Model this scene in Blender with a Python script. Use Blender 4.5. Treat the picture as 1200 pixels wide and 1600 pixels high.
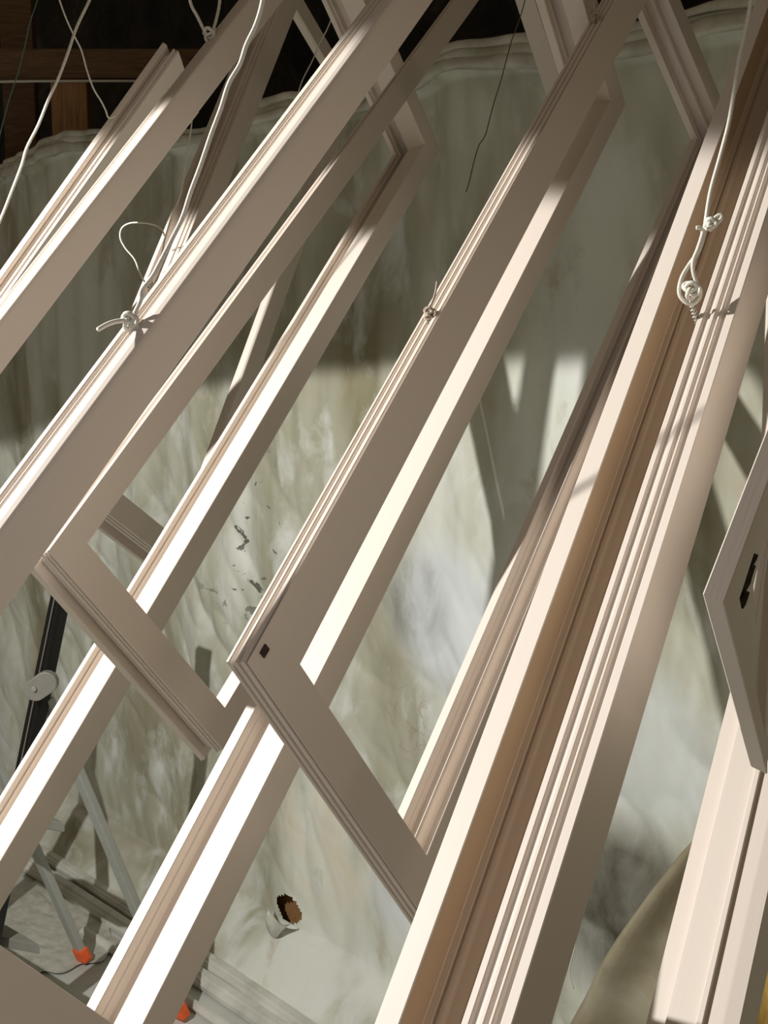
import bpy, bmesh, math, random
from mathutils import Vector, Matrix, Euler, noise
random.seed(7)
PI = math.pi
sc = bpy.context.scene
COL = sc.collection
for o in list(bpy.data.objects):
    bpy.data.objects.remove(o)

# ------------------------------------------------------------------ camera
FPX, KS, CAMZ = 1850.0, 0.58, 1.86        # focal length in px of the 1200x1600 frame, metres per fitting unit, lens height
PITCH = math.atan(260 / FPX)
CX = Vector((1, 0, 0))
CD = Vector((0, -math.sin(PITCH), -math.cos(PITCH)))
CF = Vector((0, math.cos(PITCH), -math.sin(PITCH)))
EYE = Vector((0, 0, CAMZ))
cam = bpy.data.objects.new('camera', bpy.data.cameras.new('camera'))
COL.objects.link(cam)
cam.location = EYE
cam.rotation_euler = (PI / 2 - PITCH, 0, 0)
cam.data.sensor_fit = 'VERTICAL'
cam.data.sensor_height = 24.0
cam.data.sensor_width = 18.0
cam.data.lens = 24.0 * FPX / 1600
cam.data.clip_start = 0.02
sc.camera = cam

# ------------------------------------------------------------------ light and exposure
sc.view_settings.view_transform = 'Standard'
sc.view_settings.look = 'None'
sc.view_settings.exposure = 0.0
sc.view_settings.gamma = 1.0
sc.view_settings.use_curve_mapping = False
world = bpy.data.worlds.new('world')
sc.world = world
world.use_nodes = True
world.node_tree.nodes['Background'].inputs[0].default_value = (1.0, 0.80, 0.55, 1)
world.node_tree.nodes['Background'].inputs[1].default_value = 0.10


def lamp(name, kind, loc, energy, color, **kw):
    d = bpy.data.lights.new(name, kind)
    d.energy = energy
    d.color = color
    for k, v in kw.items():
        setattr(d, k, v)
    o = bpy.data.objects.new(name, d)
    COL.objects.link(o)
    o.location = loc
    return o


# shaded shop lamp hanging to the left: its rim cuts the light off a little below the horizontal
lamp('shop_lamp', 'SPOT', (-1.492, 1.012, 2.567), 235, (1.0, 0.97, 0.93), spot_size=math.radians(148), spot_blend=0.03, shadow_soft_size=0.018)
# unseen warm and cool fill, added; side_lamp is a second lamp behind the photographer
lamp('warm_fill', 'POINT', (1.3, -1.6, 2.85), 15, (1.0, 0.80, 0.56), shadow_soft_size=0.12)
lamp('cool_fill', 'POINT', (-0.30, 0.12, 1.95), 2.6, (0.80, 0.84, 1.0), shadow_soft_size=0.06)

lamp('side_lamp', 'POINT', (-1.0, -1.0, 1.65), 5, (1.0, 0.93, 0.80), shadow_soft_size=0.05)

# ------------------------------------------------------------------ helpers


def V(*a):
    return Vector(a)


def cam2w(p):
    return CX * p[0] + CD * p[1] + CF * p[2]


def ray(x, y):
    return cam2w(((x - 600) / FPX, (y - 800) / FPX, 1.0))


def at_depth(x, y, z):
    """point on the ray of pixel (x, y) at depth z metres"""
    return EYE + ray(x, y) * z


def on_floor(x, y, h=0.0):
    r = ray(x, y)
    return EYE + r * ((h - CAMZ) / r.z)


WN = V(0.7297, 0.6838, 0)
WC = 2.10


def on_wall(x, y, off=0.0):
    r = ray(x, y)
    return EYE + r * ((WC - off) / r.dot(WN))


def nodes(m):
    m.use_nodes = True
    nt = m.node_tree
    return nt, nt.nodes['Principled BSDF']


def mix(nt, fac, a, b, kind='MIX'):
    n = nt.nodes.new('ShaderNodeMix')
    n.data_type = 'RGBA'
    n.blend_type = kind
    for sock, val in ((n.inputs[0], fac), (n.inputs[6], a), (n.inputs[7], b)):
        if hasattr(val, 'links') or hasattr(val, 'is_linked'):
            nt.links.new(val, sock)
        else:
            sock.default_value = val
    return n.outputs[2]


def noise_tex(nt, scale, detail=4, rough=0.55, sc3=(1, 1, 1), loc=(0, 0, 0), dist=0.0):
    tc = nt.nodes.new('ShaderNodeTexCoord')
    mp = nt.nodes.new('ShaderNodeMapping')
    mp.inputs['Scale'].default_value = sc3
    mp.inputs['Location'].default_value = loc
    nt.links.new(tc.outputs['Object'], mp.inputs['Vector'])
    n = nt.nodes.new('ShaderNodeTexNoise')
    n.inputs['Scale'].default_value = scale
    n.inputs['Detail'].default_value = detail
    n.inputs['Roughness'].default_value = rough
    n.inputs['Distortion'].default_value = dist
    nt.links.new(mp.outputs[0], n.inputs['Vector'])
    return n.outputs['Fac']


def ramp(nt, src, stops):
    n = nt.nodes.new('ShaderNodeValToRGB')
    e = n.color_ramp.elements
    while len(e) < len(stops):
        e.new(0.5)
    for el, (p, c) in zip(e, stops):
        el.position = p
        el.color = c if len(c) == 4 else (*c, 1)
    nt.links.new(src, n.inputs[0])
    return n.outputs[0]


def g(v):
    return (v, v, v, 1)


def bump(nt, b, src, strength, dist=0.002):
    n = nt.nodes.new('ShaderNodeBump')
    n.inputs['Strength'].default_value = strength
    n.inputs['Distance'].default_value = dist
    nt.links.new(src, n.inputs['Height'])
    nt.links.new(n.outputs[0], b.inputs['Normal'])


def plain(name, col, rough=0.6, metal=0.0, var=0.12, scale=30, stretch=(1, 1, 1), bmp=0.15):
    m = bpy.data.materials.new(name)
    nt, b = nodes(m)
    f = noise_tex(nt, scale, 5, 0.6, stretch)
    r = ramp(nt, f, [(0.3, tuple(c * (1 - var) for c in col)), (0.7, tuple(min(1, c * (1 + var * 0.5)) for c in col))])
    nt.links.new(r, b.inputs['Base Color'])
    b.inputs['Roughness'].default_value = rough
    b.inputs['Metallic'].default_value = metal
    if bmp:
        bump(nt, b, f, bmp, 0.001)
    return m


def primer(name, stretch, col=(0.70, 0.635, 0.565)):
    """sprayed primer over wood grain that runs along the rail"""
    m = bpy.data.materials.new(name)
    nt, b = nodes(m)
    f = noise_tex(nt, 9, 6, 0.6, stretch)
    f2 = noise_tex(nt, 4, 2, 0.5)
    c1 = ramp(nt, f, [(0.35, tuple(c * 0.965 for c in col)), (0.65, col)])
    c2 = mix(nt, f2, c1, (col[0] * 1.0, col[1] * 0.975, col[2] * 0.96, 1))
    nt.links.new(c2, b.inputs['Base Color'])
    b.inputs['Roughness'].default_value = 0.48
    bump(nt, b, f, 0.10, 0.0006)
    return m


M_LONG = primer('primer_long', (1.2, 45, 45))
M_SHORT = primer('primer_short', (45, 1.2, 45))
M_GROOVE = primer('groove_brown', (1.2, 45, 45), (0.46, 0.35, 0.24))
M_DARKWOOD = plain('brown_timber', (0.16, 0.085, 0.04), 0.75, var=0.4, scale=14, stretch=(1, 8, 8))
M_CORD = plain('white_cord', (0.72, 0.70, 0.62), 0.8, var=0.15, scale=600)
M_TWINE = plain('brown_twine', (0.40, 0.33, 0.26), 0.8, var=0.2, scale=300)
M_CORD_TEAL = plain('teal_cord', (0.20, 0.34, 0.30), 0.8, var=0.15, scale=300)
M_CORD_DARK = plain('dark_cord', (0.10, 0.075, 0.05), 0.8, var=0.15, scale=300)
M_STEEL = plain('zinc_steel', (0.62, 0.60, 0.55), 0.35, 0.85, var=0.1, scale=200)
M_BLACK = plain('black_enamel', (0.008, 0.008, 0.008), 0.22, var=0.1, scale=60, bmp=0)
M_GREY = plain('grey_powder_coat', (0.36, 0.37, 0.335), 0.5, var=0.08, scale=50)
M_KNUCKLE = plain('grey_plastic', (0.22, 0.215, 0.185), 0.45, var=0.1, scale=50)
M_ORANGE = plain('orange_rubber', (0.95, 0.14, 0.035), 0.55, var=0.25, scale=60)
M_YELLOW = plain('yellow_pine', (0.75, 0.48, 0.12), 0.55, var=0.3, scale=18, stretch=(20, 20, 1))
M_HOLE = plain('brown_hardboard', (0.36, 0.19, 0.07), 0.8, var=0.2, scale=40)


def link(name, me, m=None, parent=None):
    o = bpy.data.objects.new(name, me)
    COL.objects.link(o)
    if m is not None:
        me.materials.append(m)
    if parent is not None:
        o.parent = parent
    return o


def tag(o, label=None, cat=None, group=None, kind=None):
    if label:
        o['label'] = label
    if cat:
        o['category'] = cat
    if group:
        o['group'] = group
    if kind:
        o['kind'] = kind
    return o


def empty(name, M=None, loc=None):
    o = bpy.data.objects.new(name, None)
    o.empty_display_size = 0.05
    COL.objects.link(o)
    if M is not None:
        o.matrix_world = M
    if loc is not None:
        o.location = loc
    return o


def mesh_from(verts, faces, smooth=False):
    me = bpy.data.meshes.new('mesh')
    me.from_pydata([tuple(v) for v in verts], [], faces)
    bm = bmesh.new()
    bm.from_mesh(me)
    bmesh.ops.recalc_face_normals(bm, faces=bm.faces)
    bm.to_mesh(me)
    bm.free()
    if smooth:
        for p in me.polygons:
            p.use_smooth = True
    return me


def box_bm(bm, c, ax, ay, az):
    """box round centre c with half-axis vectors"""
    vs = [bm.verts.new(c + ax * i + ay * j + az * k) for i in (-1, 1) for j in (-1, 1) for k in (-1, 1)]
    for f in ((0, 1, 3, 2), (4, 6, 7, 5), (0, 4, 5, 1), (2, 3, 7, 6), (0, 2, 6, 4), (1, 5, 7, 3)):
        bm.faces.new([vs[i] for i in f])


def bevelled(bm, w):
    bmesh.ops.recalc_face_normals(bm, faces=bm.faces)
    bmesh.ops.bevel(bm, geom=list(bm.edges), offset=w, segments=2, affect='EDGES', profile=0.6)
    me = bpy.data.meshes.new('mesh')
    bm.to_mesh(me)
    bm.free()
    return me


def beam_mesh(p0, p1, up, w, h, bev=0.002):
    """bar of width w and height h (along up) from p0 to p1"""
    d = (p1 - p0)
    L = d.length
    d.normalize()
    side = d.cross(up).normalized()
    u = side.cross(d).normalized()
    bm = bmesh.new()
    box_bm(bm, (p0 + p1) / 2, d * (L / 2), side * (w / 2), u * (h / 2))
    return bevelled(bm, bev)


def tube_mesh(pts, r, seg=8, sub=6, twist=0.0, closed=False):
    """round cord through the points, Catmull-Rom smoothed"""
    P = [Vector(p) for p in pts]
    out = []
    n = len(P)
    if n == 2:
        out = [P[0].lerp(P[1], i / 6) for i in range(7)]
    else:
        for i in range(n - 1):
            p0 = P[max(i - 1, 0)]
            p1, p2 = P[i], P[i + 1]
            p3 = P[min(i + 2, n - 1)]
            for k in range(sub):
                t = k / sub
                out.append(0.5 * ((2 * p1) + (p2 - p0) * t + (2 * p0 - 5 * p1 + 4 * p2 - p3) * t * t + (3 * p1 - p0 - 3 * p2 + p3) * t ** 3))
        out.append(P[-1])
    verts, faces = [], []
    prev = None
    for i, p in enumerate(out):
        a = out[max(i - 1, 0)]
        b = out[min(i + 1, len(out) - 1)]
        d = (b - a)
        if d.length < 1e-9:
            d = Vector((0, 0, 1))
        d.normalize()
        if prev is None:
            u = d.orthogonal().normalized()
        else:
            u = (prev - d * prev.dot(d))
            u = u.normalized() if u.length > 1e-6 else d.orthogonal().normalized()
        prev = u
        w = d.cross(u)
        for k in range(seg):
            an = 2 * PI * k / seg
            verts.append(p + (u * math.cos(an) + w * math.sin(an)) * r)
    m = len(out)
    for i in range(m - 1):
        for k in range(seg):
            faces.append((i * seg + k, i * seg + (k + 1) % seg, (i + 1) * seg + (k + 1) % seg, (i + 1) * seg + k))
    faces.append(tuple(range(seg - 1, -1, -1)))
    faces.append(tuple((m - 1) * seg + k for k in range(seg)))
    return mesh_from(verts, faces, True)


def join_meshes(ms):
    bm = bmesh.new()
    for m in ms:
        bm.from_mesh(m)
    me = bpy.data.meshes.new('mesh')
    bm.to_mesh(me)
    bm.free()
    for p in me.polygons:
        p.use_smooth = True
    return me


# ------------------------------------------------------------------ the room
def grid_obj(name, origin, ux, uz, nrm, nu, nv, fn, m, keep=None, smooth=True):
    """surface sheet: vertices origin + ux*i + uz*j + nrm*fn(u, v), in a local frame (x = along, z = up, y = -nrm)"""
    verts, faces = [], []
    for j in range(nv + 1):
        for i in range(nu + 1):
            u, v = i / nu, j / nv
            x, y, z = fn(u, v)
            verts.append((x, y, z))
    for j in range(nv):
        for i in range(nu):
            if keep and not keep((i + .5) / nu, (j + .5) / nv):
                continue
            a = j * (nu + 1) + i
            faces.append((a, a + 1, a + nu + 2, a + nu + 1))
    me = bpy.data.meshes.new('mesh')
    me.from_pydata(verts, [], faces)
    for p in me.polygons:
        p.use_smooth = smooth
    o = link(name, me, m)
    Mx = Matrix((ux, -nrm, uz)).transposed().to_4x4()
    Mx.translation = origin
    o.matrix_world = Mx
    return o


# wall frame: x runs along the wall to the right-near side, y into the room is negative, z up
WT = V(0.6838, -0.7297, 0)              # along the wall, towards the camera's right
WO = WN * WC                            # wall point nearest the world origin


def wall_u(p):
    return (p - WO).dot(WT)


# floor
m_floor = bpy.data.materials.new('dusty_floor')
nt, b = nodes(m_floor)
f1 = noise_tex(nt, 3.2, 6, 0.6)
f2 = noise_tex(nt, 22, 8, 0.7, dist=0.8)
c1 = ramp(nt, f1, [(0.35, (0.42, 0.43, 0.39)), (0.62, (0.58, 0.59, 0.54))])
c2 = mix(nt, ramp(nt, f2, [(0.60, g(0)), (0.70, g(0.75))]), c1, (0.78, 0.79, 0.74, 1))
c3 = mix(nt, ramp(nt, f2, [(0.27, g(0.8)), (0.34, g(0))]), c2, (0.12, 0.115, 0.10, 1))
nt.links.new(c3, b.inputs['Base Color'])
b.inputs['Roughness'].default_value = 0.55
bump(nt, b, f2, 0.5, 0.004)


def floor_fn(u, v):
    x, y = -5 + 8 * u, -1.5 + 8 * v
    z = 0.004 * noise.noise(Vector((x * 3, y * 3, 0))) + 0.003 * abs(noise.noise(Vector((x * 11, y * 9, 3))))
    return (x, y, z - 0.006)


verts = [floor_fn(i / 160, j / 160) for j in range(161) for i in range(161)]
faces = [(j * 161 + i, j * 161 + i + 1, (j + 1) * 161 + i + 1, (j + 1) * 161 + i) for j in range(160) for i in range(160)]
me = bpy.data.meshes.new('floor')
me.from_pydata(verts, [], faces)
for p in me.polygons:
    p.use_smooth = True
tag(link('floor', me, m_floor), kind='structure')

# dark wall of the loft behind the sheeting, rough with insulation
m_void = bpy.data.materials.new('dark_insulation')
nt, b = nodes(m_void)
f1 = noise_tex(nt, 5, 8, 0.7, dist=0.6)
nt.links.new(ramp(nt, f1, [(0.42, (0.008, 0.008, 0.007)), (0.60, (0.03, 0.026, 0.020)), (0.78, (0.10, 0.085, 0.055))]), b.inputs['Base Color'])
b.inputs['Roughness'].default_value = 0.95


def back_fn(u, v):
    x, z = -9 + 12 * u, 4.2 * v
    return (x, 0.05 * noise.noise(Vector((x * 3, 0, z * 3))), z)


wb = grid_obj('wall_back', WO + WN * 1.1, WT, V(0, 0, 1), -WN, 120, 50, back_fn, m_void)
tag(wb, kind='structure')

# ------------------------------------------------------------------ plastic sheeting hung along the wall
m_sheet = bpy.data.materials.new('plastic_sheeting')
nt, b = nodes(m_sheet)
wide = noise_tex(nt, 2.2, 4, 0.55, (1.0, 1, 0.30), loc=(1.3, 0, 0.2), dist=0.35)
med = noise_tex(nt, 7.0, 7, 0.62, (1.1, 1, 0.6), loc=(4.1, 0, 1.0), dist=0.4)
fine = noise_tex(nt, 38, 8, 0.72, (1, 1, 0.8))
base = ramp(nt, wide, [(0.33, (0.27, 0.25, 0.15)), (0.47, (0.50, 0.505, 0.40)), (0.60, (0.75, 0.78, 0.70))])
c = mix(nt, ramp(nt, med, [(0.50, g(0)), (0.68, g(0.75))]), base, (0.78, 0.81, 0.78, 1))
c = mix(nt, ramp(nt, med, [(0.30, g(0.55)), (0.42, g(0))]), c, (0.44, 0.37, 0.26, 1))
c = mix(nt, ramp(nt, fine, [(0.64, g(0)), (0.72, g(0.35))]), c, (0.8, 0.8, 0.75, 1))
# flaked dark patches: only in two places of the sheet
tc = nt.nodes.new('ShaderNodeTexCoord')


def spot(px, py, rad):
    p = on_wall(px, py)
    q = (wall_u(p), 0.0, p.z)
    d = nt.nodes.new('ShaderNodeVectorMath')
    d.operation = 'DISTANCE'
    mpn = nt.nodes.new('ShaderNodeMapping')
    mpn.inputs['Scale'].default_value = (1, 0, 1)
    nt.links.new(tc.outputs['Object'], mpn.inputs['Vector'])
    nt.links.new(mpn.outputs[0], d.inputs[0])
    d.inputs[1].default_value = q
    return ramp(nt, d.outputs['Value'], [(0.0, g(1)), (rad * 0.55, g(1)), (rad, g(0))])


flake = noise_tex(nt, 11, 5, 0.6, (1, 1, 1.5), loc=(3.3, 0, 0), dist=0.9)
fl = ramp(nt, flake, [(0.60, g(0)), (0.62, g(1))])


def mul(a, b_):
    n = nt.nodes.new('ShaderNodeMath')
    n.operation = 'MULTIPLY'
    nt.links.new(a, n.inputs[0])
    nt.links.new(b_, n.inputs[1])
    return n.outputs[0]


c = mix(nt, mul(fl, spot(375, 835, 0.34)), c, (0.15, 0.15, 0.12, 1))
c = mix(nt, mul(ramp(nt, flake, [(0.56, g(0)), (0.58, g(.6)), (0.62, g(0))]), spot(625, 1130, 0.13)), c, (0.36, 0.24, 0.18, 1))
# yellowed film low down, whitish overspray above it
c = mix(nt, mul(ramp(nt, med, [(0.40, g(0)), (0.6, g(0.7))]), spot(500, 1330, 0.26)), c, (0.76, 0.69, 0.52, 1))
c = mix(nt, mul(ramp(nt, wide, [(0.2, g(.5)), (0.6, g(0.9))]), spot(690, 970, 0.24)), c, (0.76, 0.81, 0.84, 1))
c = mix(nt, mul(ramp(nt, wide, [(0.2, g(.4)), (0.6, g(0.8))]), spot(1010, 1180, 0.22)), c, (0.70, 0.75, 0.74, 1))
c = mix(nt, mul(ramp(nt, wide, [(0.2, g(.5)), (0.6, g(0.8))]), spot(620, 1400, 0.16)), c, (0.76, 0.80, 0.82, 1))
c = mix(nt, mul(ramp(nt, med, [(0.35, g(1)), (0.75, g(0.6))]), spot(965, 1430, 0.26)), c, (0.085, 0.075, 0.05, 1))  # shadow behind the diagonal fold, painted dark into the sheet
c = mix(nt, mul(ramp(nt, med, [(0.35, g(.8)), (0.6, g(0.2))]), spot(640, 940, 0.16)), c, (0.24, 0.24, 0.21, 1))
c = mix(nt, mul(ramp(nt, wide, [(0.35, g(.8)), (0.6, g(0.2))]), spot(560, 1290, 0.09)), c, (0.34, 0.29, 0.18, 1))
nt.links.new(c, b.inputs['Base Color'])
b.inputs['Roughness'].default_value = 0.42
bump(nt, b, med, 0.12, 0.01)

SU0, SU1 = -5.6, 2.0
# top edge of the sheeting, read off the photograph where it stands on the wall
TOPS = [(-300, 330), (0, 262), (60, 238), (100, 208), (160, 204), (230, 216), (330, 205), (400, 178), (470, 150), (560, 140), (640, 120), (690, 92), (740, 70), (830, 58), (900, 66), (1000, 40), (1100, 22), (1200, 6), (1400, -30)]
TOPW = [(wall_u(on_wall(x, y)), on_wall(x, y).z) for x, y in TOPS]


def sheet_top(x):
    if x <= TOPW[0][0]:
        return TOPW[0][1]
    for (a, za), (b_, zb) in zip(TOPW, TOPW[1:]):
        if a <= x <= b_:
            t = (x - a) / (b_ - a)
            return za + (zb - za) * t
    return TOPW[-1][1]


def fold(x, z):
    """depth of the folds of the hanging film, metres out of the wall plane (negative = into the room)"""
    hi = min(1, max(0, (z - 1.0) / 0.8))            # crisp vertical folds hang from the top, creases below
    w = x + 0.07 * noise.noise(Vector((x * 1.3, z * 0.8, 2))) + 0.02 * z
    f = 0.026 * math.sin(w * 13.0 + 1.6 * math.sin(w * 4.1)) * (0.35 + 1.3 * abs(noise.noise(Vector((w * 1.7, 0.3, 0))))) * (0.5 + 0.5 * hi)
    f += 0.012 * (0.2 + 0.8 * hi) * math.sin(w * 47 + 4 * noise.noise(Vector((x * 2, z * .3, 7)))) * max(0, noise.noise(Vector((x * 1.4, z * .25, 5))) + 0.35)
    f += 0.022 * noise.noise(Vector((x * 2.0, z * 1.1, 9))) + 0.006 * noise.noise(Vector((x * 6, z * 3, 1)))
    for sc_, am, off in ((2.7, .020, 4), (5.6, .008, 11), (15, .0022, 23)):
        cr = abs(noise.noise(Vector(((x + z * .5) * sc_, (z - x * .3) * sc_ * .55, off))))
        f += am * (1 - min(1, cr * 3.0)) ** 2 * (1.0 - 0.85 * hi)
    return f


hole_c = on_wall(452, 1420)
hole_u, hole_z = wall_u(hole_c), hole_c.z


def sheet_fn(u, v):
    x = SU0 + (SU1 - SU0) * u
    top = sheet_top(x)
    z = top * v
    y = fold(x, z) * (0.35 + 0.65 * min(1, v * 4))
    if v < 0.05:                         # the hem spreads on to the floor
        y -= (0.05 - v) * 3.0 + 0.02
        z = max(z, 0.004 + 0.01 * abs(noise.noise(Vector((x * 8, v * 60, 0)))))
    if v > 0.975:                        # rolled and stapled top edge
        t = (v - 0.975) / 0.025
        y -= 0.030 * math.sin(t * PI) + 0.01
    return (x, y, z)


def sheet_keep(u, v):
    x = SU0 + (SU1 - SU0) * u
    z = sheet_top(x) * v
    dx, dz = (x - hole_u) / 0.062, (z - hole_z) / 0.045
    return abs(dx - 0.15 * dz) ** 1.6 + abs(dz + 0.2 * dx) ** 1.6 > 1.0


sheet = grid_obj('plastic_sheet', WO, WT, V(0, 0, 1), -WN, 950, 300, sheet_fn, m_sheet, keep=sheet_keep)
tag(sheet, 'huge dusty grey-green plastic sheet hanging in folds along the whole wall', 'plastic sheet')
vs_, fs_ = [], []
NR = 300
for i in range(NR + 1):
    x = SU0 + (SU1 - SU0) * i / NR
    top = sheet_top(x)
    cy = fold(x, top) - 0.035
    for lay, (hh, dd) in enumerate(((0.0, 0.0), (0.045, 0.008))):
        for k in range(7):
            a = PI * 2 * k / 7 + 0.5 * noise.noise(Vector((x * 5, k, lay)))
            rr = (0.016 if lay == 0 else 0.011) * (1 + 0.6 * noise.noise(Vector((x * 7, k * .7, lay * 3))))
            vs_.append((x, cy + dd + rr * 0.8 * math.cos(a), top - 0.004 - 0.055 * (1 - lay) * (0.7 + 0.5 * noise.noise(Vector((x * 1.5, 0, 8)))) + rr * math.sin(a)))
for i in range(NR):
    for lay in range(2):
        for k in range(7):
            a0 = i * 14 + lay * 7
            fs_.append((a0 + k, a0 + (k + 1) % 7, a0 + 14 + (k + 1) % 7, a0 + 14 + k))
hem = link('rolled_edge', mesh_from(vs_, fs_, True), plain('film_roll_highlight', (0.62, 0.61, 0.52), 0.25, var=0.3, scale=12), sheet)  # roll coloured lighter to paint in the light on the top edge
# hardboard of the wall seen through the torn hole
bm = bmesh.new()
box_bm(bm, V(0, 0, 0), WT * 0.12, WN * 0.004, V(0, 0, 0.12))
o = link('board_scrap', bevelled(bm, 0.001), M_HOLE)
o.location = hole_c + WN * 0.05
o.location.z = 0.135
tag(o, 'brown hardboard scrap showing through the torn hole low in the plastic', 'board')

# curled lips of torn film under the hole and beside it
m_film = plain('torn_film', (0.50, 0.50, 0.43), 0.35, var=0.25, scale=25)


def curl(name, pts, width, label):
    P = [Vector(p) for p in pts]
    verts, faces = [], []
    n = 14
    for i, p in enumerate(P):
        t = i / (len(P) - 1)
        w = width * math.sin(PI * (0.08 + 0.84 * t)) ** 0.7
        for k in range(n + 1):
            a = -0.6 + 3.6 * k / n
            verts.append(p + WT * (w * math.cos(a)) - WN * (w * 0.9 * math.sin(a)) + V(0, 0, 0.25 * w * math.sin(2 * a)))
    for i in range(len(P) - 1):
        for k in range(n):
            a = i * (n + 1) + k
            faces.append((a, a + 1, a + n + 2, a + n + 1))
    me = mesh_from(verts, faces, True)
    o = link(name, me, m_film)
    md = o.modifiers.new('thickness', 'SOLIDIFY')
    md.thickness = 0.0012
    return tag(o, label, 'plastic film')


curl('torn_flap', [on_floor(462, 1484, .012) , on_floor(468, 1498, .014), on_floor(478, 1515, .012), on_floor(486, 1535, .01), on_floor(500, 1560, .006)], 0.012, 'narrow curled strip of torn film lying on the floor right of the planks')
fl0 = hole_c - WN * 0.035


def lip():
    verts, faces = [], []
    nu, nv = 20, 8
    for j in range(nv + 1):
        for i in range(nu + 1):
            u, v = i / nu * 2 - 1, j / nv
            x = 0.066 * u * (1 - 0.45 * v) - 0.012 * v
            z = -0.034 - 0.040 * v + 0.030 * u * u * (1 - .4 * v)
            y = 0.020 * v + 0.008 * math.sin(v * 3) + 0.006 * u
            verts.append(fl0 + WT * x - WN * y + V(0, 0, z))
    for j in range(nv):
        for i in range(nu):
            a = j * (nu + 1) + i
            faces.append((a, a + 1, a + nu + 2, a + nu + 1))
    return mesh_from(verts, faces, True)


o = link('torn_flap', lip(), m_film)
md = o.modifiers.new('thickness', 'SOLIDIFY')
md.thickness = 0.0012
tag(o, 'pale lip of torn film folded out below the brown hole', 'plastic film')

# second, tan sheet gathered into a diagonal fold at the lower right
m_tan = bpy.data.materials.new('tan_film')
nt, b = nodes(m_tan)
f = noise_tex(nt, 6, 6, 0.6, (1, 1, 0.6), dist=0.5)
nt.links.new(ramp(nt, f, [(0.3, (0.24, 0.20, 0.12)), (0.55, (0.38, 0.34, 0.24)), (0.72, (0.50, 0.48, 0.38))]), b.inputs['Base Color'])
b.inputs['Roughness'].default_value = 0.4
bump(nt, b, f, 0.25, 0.01)


def swag():
    # left edge of the gathered sheet as seen: from high right down to the floor
    edge = [(1205, 1190), (1150, 1262), (1100, 1315), (1055, 1372), (1005, 1440), (975, 1490), (952, 1530), (928, 1580), (905, 1640)]
    verts, faces = [], []
    nv = 40
    E = []
    for i in range(65):
        t = i / 64 * (len(edge) - 1)
        k = min(int(t), len(edge) - 2)
        fx = t - k
        E.append((edge[k][0] * (1 - fx) + edge[k + 1][0] * fx, edge[k][1] * (1 - fx) + edge[k + 1][1] * fx))
    for i, (x, y) in enumerate(E):
        p = on_wall(x, y, 0.07)
        s = i / 64
        for j in range(nv + 1):
            v = j / nv
            w = (0.10 + 0.75 * s) * v
            off = 0.045 * math.sin(v * (7 + 9 * s) + 0.8) * (1 - 0.4 * v) + 0.02 * noise.noise(Vector((s * 6, v * 5, 3)))
            roll = 0.06 * math.exp(-(v * (6 + 10 * s)) ** 2) + 0.03 * math.exp(-((v - .22) * 14) ** 2) + 0.02 * math.exp(-((v - .45) * 11) ** 2)
            q = p + WT * w - V(0, 0, 0.10 * w) - WN * (off * 0.8 + roll)
            verts.append(q)
    for i in range(64):
        for j in range(nv):
            a = i * (nv + 1) + j
            faces.append((a, a + 1, a + nv + 2, a + nv + 1))
    return mesh_from(verts, faces, True)


o = link('gathered_sheet', swag(), m_tan)
md = o.modifiers.new('thickness', 'SOLIDIFY')
md.thickness = 0.0012
tag(o, 'tan plastic sheet gathered in a diagonal fold at the lower right of the wall', 'plastic sheet')

# ------------------------------------------------------------------ timbers over the sheeting


def px_beam(name, x0, x1, ytop, ybot, Y, dep, label, cat='beam', m=M_DARKWOOD, horiz=True):
    if horiz:
        zt = CAMZ + (540 - ytop) / FPX * Y * 1.0
        zb = CAMZ + (540 - ybot) / FPX * Y
        p0 = V((x0 - 600) / FPX * Y, Y, (zt + zb) / 2)
        p1 = V((x1 - 600) / FPX * Y, Y, (zt + zb) / 2)
        me = beam_mesh(V(0, 0, 0), p1 - p0, V(0, 0, 1), dep, zt - zb, 0.004)
        o = link(name, me, m)
        o.location = p0
    else:
        zt = CAMZ + (540 - ytop) / FPX * Y
        zb = CAMZ + (540 - ybot) / FPX * Y
        xc = ((x0 + x1) / 2 - 600) / FPX * Y
        w = (x1 - x0) / FPX * Y
        p0 = V(xc, Y, 0)
        me = beam_mesh(V(0, 0, 0), V(0, 0, zt), V(0, 1, 0), w, dep, 0.004)
        o = link(name, me, m)
        o.location = p0
    return tag(o, label, cat, kind='thing')


M_TIMBER2 = plain('planed_post', (0.42, 0.22, 0.09), 0.7, var=0.45, scale=10, stretch=(14, 14, 0.8))
px_beam('timber_beam', -260, 330, 104, 146, 4.56, 0.08, 'brown beam above the sheeting with a pale string along its lower edge')
px_beam('timber_beam', 240, 900, -30, 18, 5.0, 0.10, 'brown beam crossing behind the frames at the very top')
px_beam('timber_post', 102, 156, 147, 400, 4.57, 0.06, 'orange-brown wooden post under the beam at the upper left', 'post', M_TIMBER2, False)
px_beam('timber_post', 30, 78, -120, 400, 4.85, 0.06, 'dark wooden post passing behind the beam at the upper left', 'post', M_DARKWOOD, False)
px_beam('timber_post', 440, 478, -160, 400, 5.2, 0.06, 'dark wooden post showing between two frames near the top', 'post', M_DARKWOOD, False)
Yb = 4.5
pa, pb = V((-260 - 600) / FPX * Yb, Yb, CAMZ + (540 - 149) / FPX * Yb), V((300 - 600) / FPX * Yb, Yb, CAMZ + (540 - 147) / FPX * Yb)
o = link('string', tube_mesh([pa, pa.lerp(pb, .3) + V(0, 0, -.003), pa.lerp(pb, .6) + V(0, 0, .002), pb], 0.0045), M_CORD)
tag(o, 'pale string stretched along the lower edge of the beam', 'string')

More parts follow.
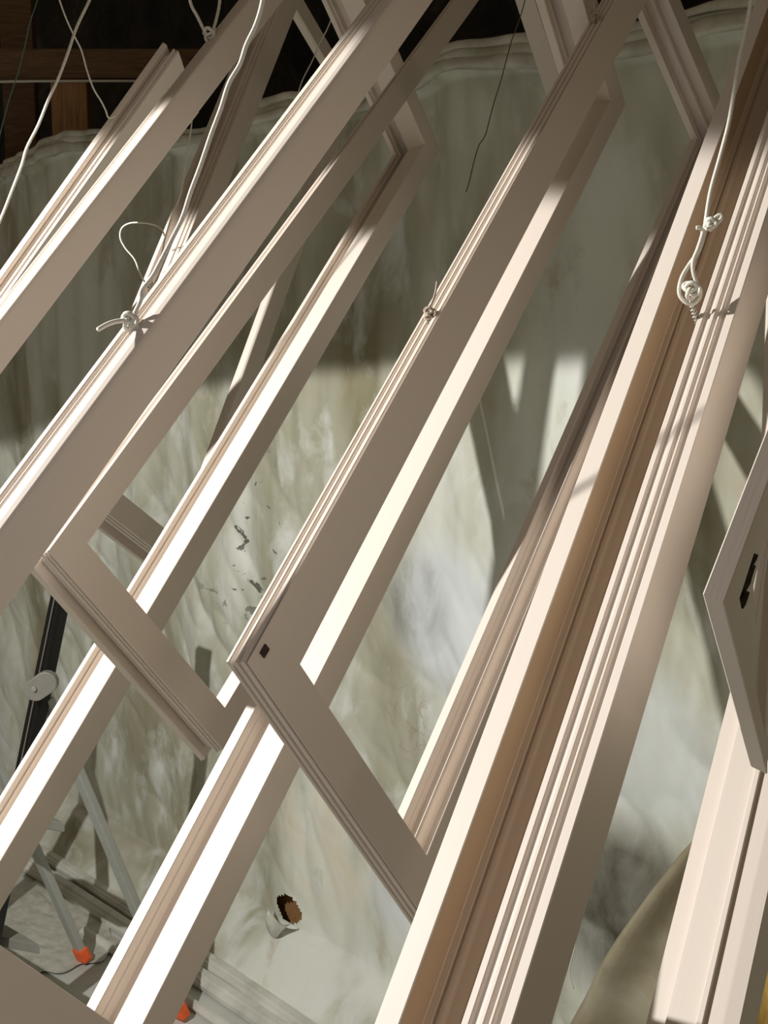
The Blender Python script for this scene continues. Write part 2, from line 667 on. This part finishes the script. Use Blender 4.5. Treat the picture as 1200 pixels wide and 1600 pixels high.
# ------------------------------------------------------------------ the hanging window frames
FR = {
 'M': [-0.1712, 0.1894, 1.4878, 0.0443, 0.1126, -0.0405, 0.5, 2.2096, 0.0381, 0.0698, 0.1269, -0.0316, 0.087, -0.0096, -0.0118, -0.0454, 0.0377, -0.0214, 0.0328, -0.0267],
 'BN': [-0.6042, 0.3412, 1.1245, 0.2093, 0.0649, 0.0198, 0.77, 2.267, 0.0373, 0.0729, 0.1614, -0.015, -0.0026, 0.0161, -0.0237, 0.0268, -0.0083, 0.0314, -0.0229, 0.0054],
 'A': [-1.1536, 0.6469, 1.4369, 0.1072, 0.1898, -0.1423, 0.69, 2.7507, 0.0526, 0.0647, 0.1242, 0.0112, -0.0275, 0.0776, -0.0037, -0.0178, -0.0749, -0.0006, 0.0191, 0.0638],
 'B2': [-0.4336, 0.0494, 1.5297, -0.1914, 0.2342, -0.3703, 0.5999, 2.6167, 0.0604, 0.0559, 0.0716, 0.042, -0.1876, 0.1634, 0.0336, 0.0031, -0.1379, -0.0272, 0.0003, 0.0983],
 'E': [-0.9016, -0.0494, 3.5691, 0.2758, -0.0545, -0.1265, 0.6, 2.4763, 0.1224, 0.0866, -0.0074, 0.0475, -0.0217, -0.0077, -0.0135, 0.0019, 0.009, 0.0072, 0.0085, -0.0193],
 'R': [-0.065, 0.9074, 0.9012, 0.1904, 0.0973, -0.0551, 0.8999, 2.9, 0.1464, 0.0938, 0.05, 0.0009, -0.034, 0.0064, -0.0008, 0.0252, -0.0058, 0.0007, -0.0262, 0.005],
 'Q': [0.2975, 0.0803, 1.0363, 0.0926, -0.2891, 0.4516, 0.3998, 1.6, 0.0201, 0.0859, 0.05, 0.1648, -0.0643, -0.1527, -0.002, -0.0179, -0.0172, -0.0353, 0.052, 0.0443],
 'A2': [-1.7789, 0.7684, 2.7532, 0.7623, -0.1988, 0.3327, 0.2954, 2.3709, 0.0548, 0.07, 0.05, 0.006, -0.0471, 0.1026, -0.0071, -0.0105, -0.0065, -0.0034, 0.0059, -0.0104],
}
SCALE = {'E': 0.88, 'M': .964, 'BN': .98, 'B2': 1.198, 'A': 1.108, 'R': .929}
L0 = Vector((950, -1800, FPX)).normalized()
S0 = Vector((1060, 1900, FPX))
S0 = (S0 - L0 * S0.dot(L0)).normalized()
N0 = L0.cross(S0)
B0 = Matrix((L0, S0, N0)).transposed()
CAMB = Matrix((CX, CD, CF)).transposed()


class Frame:
    def __init__(self, key):
        p = FR[key]
        k = KS * SCALE.get(key, 1.0)
        self.k = k
        w = Vector(p[3:6])
        R = Matrix.Rotation(w.length, 3, w.normalized())
        self.B = CAMB @ R @ B0
        self.O = EYE + CAMB @ (Vector(p[:3]) * k)
        self.W, self.L = p[6], p[7]
        self.d = [Vector(p[11:14]), Vector(p[14:17]), Vector(p[17:20])]
        self.M = self.B.to_4x4()
        self.M.translation = self.O

    def loc(self, a, s, n):
        """local metres of frame coordinates (along, across, back)"""
        u, v = a / self.L, s / self.W
        return (Vector((a, s, n)) + self.d[0] * (v * (1 - u)) + self.d[1] * (u * (1 - v)) + self.d[2] * (u * v)) * self.k

    def world(self, a, s, n):
        return self.O + self.B @ self.loc(a, s, n)


def chamfer(poly, r=0.0012):
    """round every corner of the closed (n, q) polygon a little"""
    out = []
    m = len(poly)
    for i in range(m):
        p = Vector(poly[i][:2])
        rr = poly[i][2] if len(poly[i]) > 2 else r
        a = Vector(poly[i - 1][:2]) - p
        b_ = Vector(poly[(i + 1) % m][:2]) - p
        ra, rb = min(rr, a.length * 0.4), min(rr, b_.length * 0.4)
        a.normalize()
        b_.normalize()
        if rr > 0.004:
            for t in (0, .2, .4, .6, .8, 1):
                out.append(p + a * ra * (1 - t) ** 2 + b_ * rb * t ** 2)
        else:
            out.append(p + a * ra)
            out.append(p + b_ * rb)
    return out


def rail_mesh(F, prof, side):
    """sweep the (n, q) profile along one side of the frame, ends mitred"""
    call = callable(prof)
    P = chamfer(prof(0.0) if call else prof)
    ns = 10
    verts, faces = [], []
    for i in range(ns + 1):
        t = i / ns
        if call:
            P = chamfer(prof(t))
        for n_, q in P:
            if side in ('upper', 'lower'):
                a = q + (F.L - 2 * q) * t
                s = q if side == 'upper' else F.W - q
            else:
                s = q + (F.W - 2 * q) * t
                a = q if side == 'near' else F.L - q
            verts.append(F.loc(a, s, n_))
    m = len(P)
    for i in range(ns):
        for k in range(m):
            faces.append((i * m + k, i * m + (k + 1) % m, (i + 1) * m + (k + 1) % m, (i + 1) * m + k))
    faces.append(tuple(range(m - 1, -1, -1)))
    faces.append(tuple(ns * m + k for k in range(m)))
    return mesh_from(verts, faces)


def build_frame(key, name, prof, label, cat='window frame', sides=('upper', 'lower', 'near', 'far')):
    F = Frame(key)
    root = empty(name, F.M)
    tag(root, label, cat, 'primed window frames hung up to dry')
    for sd in sides:
        pr = prof[sd] if isinstance(prof, dict) else prof
        me = rail_mesh(F, pr, sd)
        o = link('stile' if sd in ('upper', 'lower') else 'rail', me, M_LONG if sd in ('upper', 'lower') else M_SHORT, root)
        if key == 'R' and sd == 'upper':          # the deep groove gets a darker brown
            me.materials.append(M_GROOVE)
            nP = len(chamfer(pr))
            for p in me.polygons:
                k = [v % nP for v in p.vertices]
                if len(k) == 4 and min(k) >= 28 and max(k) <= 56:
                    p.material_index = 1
    F.root = root
    return F


# profiles: (n = depth from the front face, q = distance from the outer edge); last optional number is the corner radius
P_BN = [(0, 0.004, .012), (.006, 0, .004), (.024, 0), (.024, .006), (.029, .006), (.029, .001), (.033, .001), (.033, .006), (.039, .006), (.039, 0), (.043, 0), (.043, .028), (.087, .028), (.087, .055), (.106, .055),
        (.106, .073), (.086, .073), (.086, .056), (.083, .056), (.083, .054), (.086, .054), (.086, .036), (.048, .036), (.047, .073), (0, .073)]


def bn_upper(t):
    w = .073 + .004 + .032 * t ** 0.9           # stepped lip added to hide the lit ribs behind; widens along the stile
    return P_BN[:15] + [(.106, w), (.070, w), (.070, w - .006), (.064, w - .006), (.064, w - (w - .073) * .5), (.058, w - (w - .073) * .5), (.058, .0732), (.030, .0731), (0, .073)]


P_A = [(0, 0.004, .012), (.006, 0, .004), (.028, 0), (.028, .006), (.035, .006), (.035, .001), (.040, .001), (.040, .006), (.047, .006), (.047, 0), (.052, 0), (.052, .022), (.105, .022), (.105, .05), (.118, .05),
       (.118, .0635), (.104, .0635), (.104, .050), (.101, .050), (.101, .048), (.104, .048), (.104, .029), (.064, .029), (.062, .0635), (0, .0635)]
P_M = [(0, 0), (.0018, 0), (.0018, .008), (.006, .008), (.006, 0), (.014, 0), (.014, .005), (.020, .005), (.020, 0), (.026, 0), (.026, .005), (.032, .005), (.032, 0), (.038, 0),
       (.038, .036), (.072, .036), (.072, .054), (.088, .054), (.088, .067), (.070, .067), (.070, .055), (.067, .053), (.070, .051), (.070, .043), (.045, .043), (.043, .064, .003), (.037, .064, .003), (.036, .044), (.004, .042), (.003, .0705), (0, .0705)]
P_R = [(0, 0), (.0125, 0), (.0125, .006), (.0205, .006), (.0205, 0), (.0245, 0), (.0245, .006), (.0292, .006), (.0292, 0), (.0355, 0), (.0355, .005), (.0445, .005), (.0445, 0), (.053, 0),
       (.053, .040), (.061, .042), (.062, .044), (.070, .044), (.073, .048), (.076, .048), (.078, .050), (.096, .051), (.100, .049), (.106, .049), (.1065, .053), (.109, .053), (.1095, .049), (.119, .048), (.119, 0),
       (.147, 0), (.147, .078), (.111, .078), (.111, .100), (.062, .100), (.062, .108), (.052, .108), (.052, .100), (.024, .100), (0, .0965)]
P_B2 = [(0, 0), (.004, 0), (.004, .004), (.007, .004), (.007, 0), (.011, 0), (.011, .004), (.014, .004), (.014, 0), (.019, 0),
        (.019, .012), (.030, .014), (.032, .012), (.040, .014), (.0445, .014), (.045, .019), (.047, .019), (.047, .012), (.047, 0), (.060, 0),
        (.060, .056), (.030, .056), (.028, .056), (0, .056)]
P_E = [(0, 0), (.010, 0), (.010, .006), (.018, .006), (.018, 0), (.028, 0), (.028, .006), (.036, .006), (.036, 0), (.048, 0),
       (.048, .034), (.070, .036), (.073, .032), (.090, .036), (.098, .038), (.100, .043), (.103, .043), (.105, .034), (.105, 0), (.122, 0),
       (.122, .060), (.038, .060), (.038, .088), (0, .088)]
P_E2 = [(0, 0), (.036, 0), (.036, .086), (.034, .088), (.008, .088), (0, .083)]
P_Q = [(0, 0), (.020, 0), (.020, .16), (.012, .16), (.012, .048), (.010, .046), (0, .046)]
P_A2 = [(0, 0), (.008, 0), (.008, .004), (.012, .004), (.012, 0), (.018, 0), (.018, .016), (.030, .018), (.034, .018), (.034, .022), (.036, .022), (.036, .016), (.038, 0), (.052, 0),
        (.052, .06), (.034, .06), (.034, .07), (0, .07)]

F_R = build_frame('R', 'casement', P_R, 'nearest deep white frame with wide grooved edge crossing the right half, corded and screwed')
F_M = build_frame('M', 'slim_casement', P_M, 'slim white sash with three ribs on its edge, its lower corner left of centre')
F_BN = build_frame('BN', 'casement', {'upper': bn_upper, 'lower': P_BN, 'near': P_BN, 'far': P_BN}, 'large frame whose broad salmon-brown stile runs from the left edge to the top centre', 'window frame')
F_B2 = build_frame('B2', 'casement', P_B2, 'frame hung right behind the broad brown stile, its grooved lower corner at left centre')
F_A = build_frame('A', 'casement', P_A, 'frame with plain brown upper stile at the upper left, second from the left')
F_E = build_frame('E', 'casement', {'upper': P_E, 'lower': P_E2, 'near': P_E, 'far': P_E2}, 'steeper deep frame hanging furthest back between the two brown stiles, near the wall')
F_A2 = build_frame('A2', 'casement', P_A2, 'leftmost frame, shaded and grooved, its top end cut off against the dark roof')
F_Q = build_frame('Q', 'slim_casement', P_Q, 'brown sash corner at the right edge with dark metal hinge, above the white stile')

# hinge plates on the right sash
def plates(F, name, spots, label):
    bm = bmesh.new()
    for a, s, n, la, ls in spots:
        c0 = F.loc(a, s, n)
        box_bm(bm, c0, Vector((la * F.k, 0, 0)), Vector((0, ls * F.k, 0)), Vector((0, 0, .0025)))
    o = link(name, bevelled(bm, .0006), M_HW, F.root)
    o['label'] = label
    return o


M_HW = plain('dark_hardware', (0.05, 0.035, 0.025), 0.4, 0.6, var=0.2, scale=80)
plates(F_Q, 'hinge', [(.105, .083, .010, .012, .004), (.098, .092, .010, .004, .010), (.125, .098, .010, .014, .004), (.135, .088, .010, .004, .012), (.088, .105, .010, .010, .004)], 'dark metal corner hinge')

# chipped notch and dark slot at the corner of the ribbed sash
bm = bmesh.new()
box_bm(bm, F_M.loc(.032, .0125, -.0002), Vector((.0042, 0, 0)), Vector((0, .0030, 0)), Vector((0, 0, .0012)))
o = link('corner_slot', bevelled(bm, .0003), M_HW, F_M.root)
o['label'] = 'dark slot at the corner'

# ------------------------------------------------------------------ cords, knots and screws


def frame_depth(F, s, n, px, py):
    """depth (camera z, metres) at which the line (s, n) of the frame passes pixel row py"""
    best = None
    for i in range(400):
        a = F.L * i / 399
        w = F.world(a, s, n) - EYE
        z = w.dot(CF)
        x = 600 + FPX * w.dot(CX) / z
        y = 800 + FPX * w.dot(CD) / z
        d = (x - px) ** 2 + (y - py) ** 2
        if best is None or d < best[0]:
            best = (d, z)
    return best[1]


def px_path(pts, z0, z1):
    n = len(pts) - 1
    out = []
    for i, p in enumerate(pts):
        t = i / n
        z = p[2] if len(p) > 2 else z0 + (z1 - z0) * t
        out.append(at_depth(p[0], p[1], z))
    return out


def knot_mesh(c, size, r, turns=2.6, seed=1):
    rnd = random.Random(seed)
    ph = rnd.random() * 6
    pts = []
    N = 34
    for i in range(N):
        t = i / (N - 1)
        a = turns * 2 * PI * t + ph
        rad = size * (0.75 + 0.25 * math.sin(a * 1.7))
        pts.append(c + V(rad * math.cos(a), rad * 0.7 * math.sin(a * 1.3 + 1), rad * math.sin(a) + size * (t - .5) * 0.9))
    return tube_mesh(pts, r, 8, 3)


def cord(name, paths, r, m, label, knots=(), cat='cord'):
    ms = [tube_mesh(p, r, 8, 8) for p in paths]
    for i, (c, size) in enumerate(knots):
        ms.append(knot_mesh(c, size, r, seed=i + len(label)))
    o = link(name, join_meshes(ms), m)
    return tag(o, label, cat, 'hanging cords')


def screw(F, px, py, z, tip, label, k=1.0):
    """hook screw: threaded shank from the frame with a ring on top"""
    p1 = at_depth(px, py, z)
    p0 = at_depth(tip[0], tip[1], z + 0.004)
    d = (p0 - p1)
    ms = [tube_mesh([p1 - d * .2, p0 + d * .6], 0.0016 * k, 10, 4)]
    side = d.orthogonal().normalized()
    up = d.cross(side).normalized()
    th = []
    N = 60
    for i in range(N):
        t = i / (N - 1)
        a = 2 * PI * 5 * t
        th.append(p1 + d * t + (side * math.cos(a) + up * math.sin(a)) * 0.0021 * k)
    ms.append(tube_mesh(th, 0.0007 * k, 6, 2))
    me = join_meshes(ms)
    me.transform(F.M.inverted())
    o = link('screw', me, M_STEEL, F.root)
    o['label'] = label
    return o


# R: the long cord on the near frame, double looped, with its screw
zR = frame_depth(F_R, 0.0, 0.07, 1083, 470)
zk = zR - 0.022
cord('hanging_cord', [
    px_path([(1176, -30), (1171, 15), (1162, 58), (1154, 95), (1146, 150), (1138, 195), (1125, 245), (1110, 300), (1102, 350)], zk + .02, zk),
    px_path([(1102, 350), (1098, 375), (1090, 395), (1078, 412), (1066, 432), (1061, 452), (1064, 465), (1074, 474), (1084, 474), (1092, 466), (1094, 455), (1088, 442), (1083, 425), (1083, 408), (1090, 390), (1096, 372), (1098, 362), (1094, 356), (1088, 356)], zk, zk - .003),
    px_path([(1102, 352), (1108, 345), (1114, 343), (1122, 337), (1127, 337), (1126, 343), (1118, 350), (1110, 355), (1103, 358)], zk - .002, zk - .006)],
    0.0016, M_CORD, 'white cord with a long double loop tied to a screw on the nearest frame',
    [(at_depth(1081, 452, zk - .006), .0058), (at_depth(1111, 349, zk - .004), .0036)])
screw(F_R, 1080, 473, zk + .004, (1087, 500), 'zinc screw', 0.9)

# B1: main cord tied at the broad brown stile
zB = frame_depth(F_BN, 0.0, 0.035, 205, 503) - .004
cord('hanging_cord', [px_path([(412, -30), (410, 3), (400, 38), (385, 70), (375, 100), (358, 130), (345, 170), (330, 210), (313, 260), (298, 300), (285, 340), (268, 375), (250, 410), (238, 432), (222, 453), (220, 468), (214, 482), (205, 500)], zB - .01, zB),
                      px_path([(205, 503), (192, 501), (178, 503), (165, 508), (153, 515)], zB, zB - .02)],
     0.0017, M_CORD, 'white cord running up from the knot on the broad brown stile, with a loose tail',
     [(at_depth(204, 501, zB - .002), .0060), (at_depth(209, 510, zB), .0042)])

# E: thin cord with a loose loop
zE = frame_depth(F_E, 0.0, 0.10, 235, 450) - .02
cord('hanging_cord', [px_path([(303, 150), (298, 205), (290, 250), (283, 300), (268, 340), (258, 372), (252, 400), (240, 430), (236, 448)], zE, zE),
                      px_path([(236, 446), (226, 440), (218, 425), (210, 405), (196, 388), (188, 372), (190, 357), (202, 349), (220, 348), (240, 351), (252, 358), (257, 368)], zE, zE - .05)],
     0.0014, M_CORD, 'thin pale cord with a wide open loop above the broad brown stile',
     [(at_depth(237, 448, zE), .008)])

# A: cord tied at the top of the plain brown stile
zA = frame_depth(F_A, 0.0, 0.04, 328, 55) - .004
cord('hanging_cord', [px_path([(292, -30), (298, 5), (308, 25), (318, 45), (324, 56)], zA, zA),
                      px_path([(345, -30), (343, 5), (338, 30), (332, 50)], zA + .02, zA)],
     0.0022, M_CORD, 'short double cord knotted on the upper left plain brown stile',
     [(at_depth(327, 52, zA), .008)])

# A2: thin cord to the leftmost frame
z2 = frame_depth(F_A2, 0.0, 0.03, 172, 185) - .01
cord('hanging_cord', [px_path([(85, -30), (93, 0), (104, 30), (116, 56), (127, 78), (136, 110), (146, 138), (158, 158), (165, 172), (170, 184), (181, 181)], z2 - .05, z2)],
     0.0013, M_CORD, 'thin cord crossing the white one and ending on the leftmost frame')
cord('hanging_cord', [px_path([(66, -30), (58, 2), (47, 35), (37, 80), (28, 115), (16, 150), (5, 190), (-6, 235)], 3.0, 2.8)],
     0.0014, M_CORD_TEAL, 'thin teal cord at the far upper left against the dark')
cord('hanging_cord', [px_path([(152, -30), (139, 2), (120, 42), (107, 80), (92, 120), (76, 155), (60, 195), (42, 231), (34, 258), (18, 300), (0, 345), (-20, 385)], 1.7, 1.6)],
     0.0022, M_CORD, 'thick white cord hanging free across the upper left corner')

# thin strings near the middle
cord('hanging_cord', [px_path([(540, -30), (532, 0), (520, 25), (510, 48), (500, 67), (488, 95), (476, 118), (469, 135), (462, 160)], 2.2, 2.2)],
     0.0011, M_CORD, 'thin string crossing the pale bars behind the broad stile at the top')
cord('hanging_cord', [px_path([(822, -30), (820, 0), (811, 32), (800, 62), (790, 98), (783, 125), (772, 160), (764, 190), (758, 212), (748, 228), (740, 255), (733, 285), (728, 300)], 2.15, 2.25)],
     0.0010, M_CORD_DARK, 'thin dark string hanging in front of the upper sheeting')

# M: small twisted cord ends on the ribbed sash
zM = frame_depth(F_M, 0.0, 0.02, 672, 480) - .006
cord('cord_end', [px_path([(683, 440), (680, 458), (674, 475), (668, 484), (674, 497), (671, 507), (675, 523)], zM, zM - .004)],
     0.0010, M_TWINE, 'frayed cord end twisted round the ribbed edge of the slim sash at mid height',
     [(at_depth(672, 488, zM - .002), .0052), (at_depth(670, 497, zM - .002), .0038)])
zM2 = frame_depth(F_M, 0.0, 0.02, 932, 30) - .006
cord('cord_end', [px_path([(928, -30), (929, 0), (930, 14), (934, 28), (938, 40)], zM2, zM2)],
     0.0016, M_TWINE, 'cord knotted round the ribbed edge of the slim sash at the very top',
     [(at_depth(932, 28, zM2), .006)])
# wisp of string low on the right
cord('cord_end', [[on_wall(902, 1460, .08), on_wall(897, 1485, .09), on_wall(890, 1518, .09), on_wall(896, 1545, .09)]],
     0.0016, M_CORD, 'short white string end hanging low beside the dark stain')

# ------------------------------------------------------------------ folding stool with black front frame and grey legs
root = empty('step_stool', loc=on_floor(285, 1590))
tag(root, 'folding step stool with black front rail, grey rear legs and orange feet', 'step stool')
RI = Matrix.Translation(-on_floor(285, 1590))


def part(name, me, m, label=None, parent=root):
    me.transform(RI)
    o = link(name, me, m, parent)
    if label:
        o['label'] = label
    return o


f2, f1 = on_floor(285, 1590), on_floor(133, 1502)
hinge = at_depth(66, 1074, 3.05)
lv = hinge - f2
side = (f1 - f2)
side.z = 0
sdir = side.normalized()
for ft, nm in ((f2, 'rear_leg'), (f1, 'rear_leg')):
    top = ft + lv * (0.97 if ft is f2 else 1.0)
    me = beam_mesh(ft + lv.normalized() * .03, top, sdir, 0.022, 0.040, 0.004)
    leg = part(nm, me, M_GREY)
    d = lv.normalized()
    me = beam_mesh(ft - V(0, 0, 0) + V(0, 0, .004), ft + d * .050, sdir, 0.032, 0.050, 0.007)
    part('foot', me, M_ORANGE, 'orange rubber foot', leg)
# black front frame, leaning the other way
up_pt = at_depth(108, 868, 3.05)
dn = hinge + (hinge - up_pt).normalized() * 0.9
dn = hinge + (hinge - up_pt) * ((hinge.z - 0.03) / (up_pt.z - hinge.z))
for off in (V(0, 0, 0), side):
    p0, p1 = up_pt + off, dn + off
    me = beam_mesh(p0, p1, sdir, 0.028, 0.052, 0.003)
    part('front_rail', me, M_BLACK, 'black enamelled rail')
me = beam_mesh(up_pt + V(-.012, -.014, 0), dn + V(-.012, -.014, 0), sdir, 0.003, 0.0035, 0.001)  # thin bright bar standing in for the highlight on the black rail
part('highlight_line', me, M_STEEL, 'painted highlight along the rail edge')
# knuckle
bm = bmesh.new()
kd = (at_depth(84, 1058, 3.0) - at_depth(48, 1082, 3.0))
kn = kd.normalized()
ku = kn.cross(V(0, 1, 0)).normalized()
c0 = at_depth(65, 1071, 2.99)
ring = []
for k in range(32):
    a = 2 * PI * k / 32
    sx = 0.021 if math.cos(a) > 0 else -0.021
    ring.append(c0 + kn * (sx * .7 + 0.029 * math.cos(a)) + ku * 0.029 * math.sin(a))
va = [bm.verts.new(p + V(0, -.012, 0)) for p in ring]
vb = [bm.verts.new(p + V(0, .012, 0)) for p in ring]
bm.faces.new(va)
bm.faces.new(vb[::-1])
for k in range(32):
    bm.faces.new((va[k], va[(k + 1) % 32], vb[(k + 1) % 32], vb[k]))
kb = part('hinge_knuckle', bevelled(bm, .003), M_KNUCKLE, 'grey plastic hinge knuckle')
bm = bmesh.new()
bmesh.ops.create_cone(bm, cap_ends=True, segments=20, radius1=.0072, radius2=.006, depth=.006, matrix=Matrix.Translation(at_depth(53, 1077, 2.975)) @ Matrix.Rotation(PI / 2, 4, 'X'))
part('rivet', bevelled(bm, .0008), M_STEEL, 'steel rivet', kb)
# treads and brace
for t in (0.30, 0.62):
    p = dn.lerp(up_pt, t * 0.75) + V(.05, .02, 0)
    bm = bmesh.new()
    box_bm(bm, p + side / 2, side / 2 * 0.96, V(.09, -.03, 0), V(0, 0, .014))
    part('tread', bevelled(bm, .004), M_KNUCKLE)

# ------------------------------------------------------------------ strips of moulding on the floor by the wall
m_dust = bpy.data.materials.new('dusty_moulding')
nt, b = nodes(m_dust)
f = noise_tex(nt, 7, 6, 0.55, (1, 1, 1), dist=0.3)
nt.links.new(ramp(nt, f, [(0.30, (0.42, 0.415, 0.36)), (0.5, (0.60, 0.60, 0.54)), (0.72, (0.72, 0.72, 0.66))]), b.inputs['Base Color'])
b.inputs['Roughness'].default_value = 0.6
bump(nt, b, f, 0.3, 0.002)


def strip(pA, pB, w, h, label, lift=0.0):
    a, c_ = on_floor(*pA), on_floor(*pB)
    d = c_ - a
    L = d.length
    d.normalize()
    s = V(-d.y, d.x, 0)
    prof = [(-.5, 0), (.5, 0), (.5, .55), (.36, .6), (.30, .95), (.22, 1), (-.12, 1), (-.2, .78), (-.34, .74), (-.42, .5), (-.5, .45)]
    verts, faces = [], []
    n = 24
    for i in range(n + 1):
        t = i / n
        bow = 0.004 * math.sin(t * PI * 1.3)
        for q, r in prof:
            verts.append(V(0, 0, 0) + d * (L * t) + s * (q * w + bow) + V(0, 0, r * h))
    m = len(prof)
    for i in range(n):
        for k in range(m):
            faces.append((i * m + k, i * m + (k + 1) % m, (i + 1) * m + (k + 1) % m, (i + 1) * m + k))
    faces.append(tuple(range(m - 1, -1, -1)))
    faces.append(tuple(n * m + k for k in range(m)))
    o = link('wood_moulding', mesh_from(verts, faces), m_dust)
    o.location = a + V(0, 0, lift)
    return tag(o, label, 'moulding', 'dusty mouldings lying along the wall')


strip((60, 1330), (560, 1660), .055, .020, 'dusty grey moulding lying nearest the foot of the sheeting', 0.0)
strip((30, 1345), (760, 1830), .060, .030, 'pale moulding with a bright upper face between the grey legs', 0.0)
strip((130, 1455), (650, 1812), .030, .014, 'thin rod-like moulding passing behind the orange foot', 0.0)
strip((282, 1478), (520, 1640), .060, .026, 'pale moulding lit brightly right of the bright white stile', 0.0)
strip((390, 1478), (560, 1590), .075, .020, 'wide flat moulding under the torn hole', 0.0)

# crumpled film on the floor
def crumple(name, c, rx, ry, h, seed, label):
    verts, faces = [], []
    n = 60
    for j in range(n + 1):
        for i in range(n + 1):
            u, v = i / n * 2 - 1, j / n * 2 - 1
            rr = max(abs(u), abs(v))
            e = 1 + 0.22 * noise.noise(Vector((u * 2, v * 2, seed)))
            k = abs(noise.noise(Vector((u * 3 + seed, v * 3, 1)))) + .5 * abs(noise.noise(Vector((u * 8, v * 8, seed))))
            z = h * (1 - rr ** 3) * (0.15 + k * 1.4) + 0.002
            verts.append(V(u * rx * e, v * ry * e, z))
    for j in range(n):
        for i in range(n):
            a = j * (n + 1) + i
            faces.append((a, a + 1, a + n + 2, a + n + 1))
    o = link(name, mesh_from(verts, faces, True), m_film)
    o.location = c
    o.rotation_euler.z = -0.85
    return tag(o, label, 'plastic film')


crumple('crumpled_film', on_floor(60, 1450), .30, .17, .007, 3, 'flat crumpled plastic film on the floor left of the grey leg')
crumple('crumpled_film', on_floor(345, 1470), .10, .07, .040, 8, 'small crumpled film heap on the mouldings below the torn hole')

# ------------------------------------------------------------------ yellow board at the lower right corner
p0 = at_depth(1188, 1640, 2.1)
p1 = at_depth(1216, 1440, 2.1)
p0 = p0 + (p0 - p1) * 0.0
dz = (p0 - p1)
p0 = p0 + dz * ((0 - p0.z) / dz.z)
o = link('yellow_board', beam_mesh(V(0, 0, 0), p1 - p0, V(1, 0, 0), .03, .07, .003), M_YELLOW)
o.location = p0
tag(o, 'yellow pine board standing at the lower right corner behind the white stile', 'board')
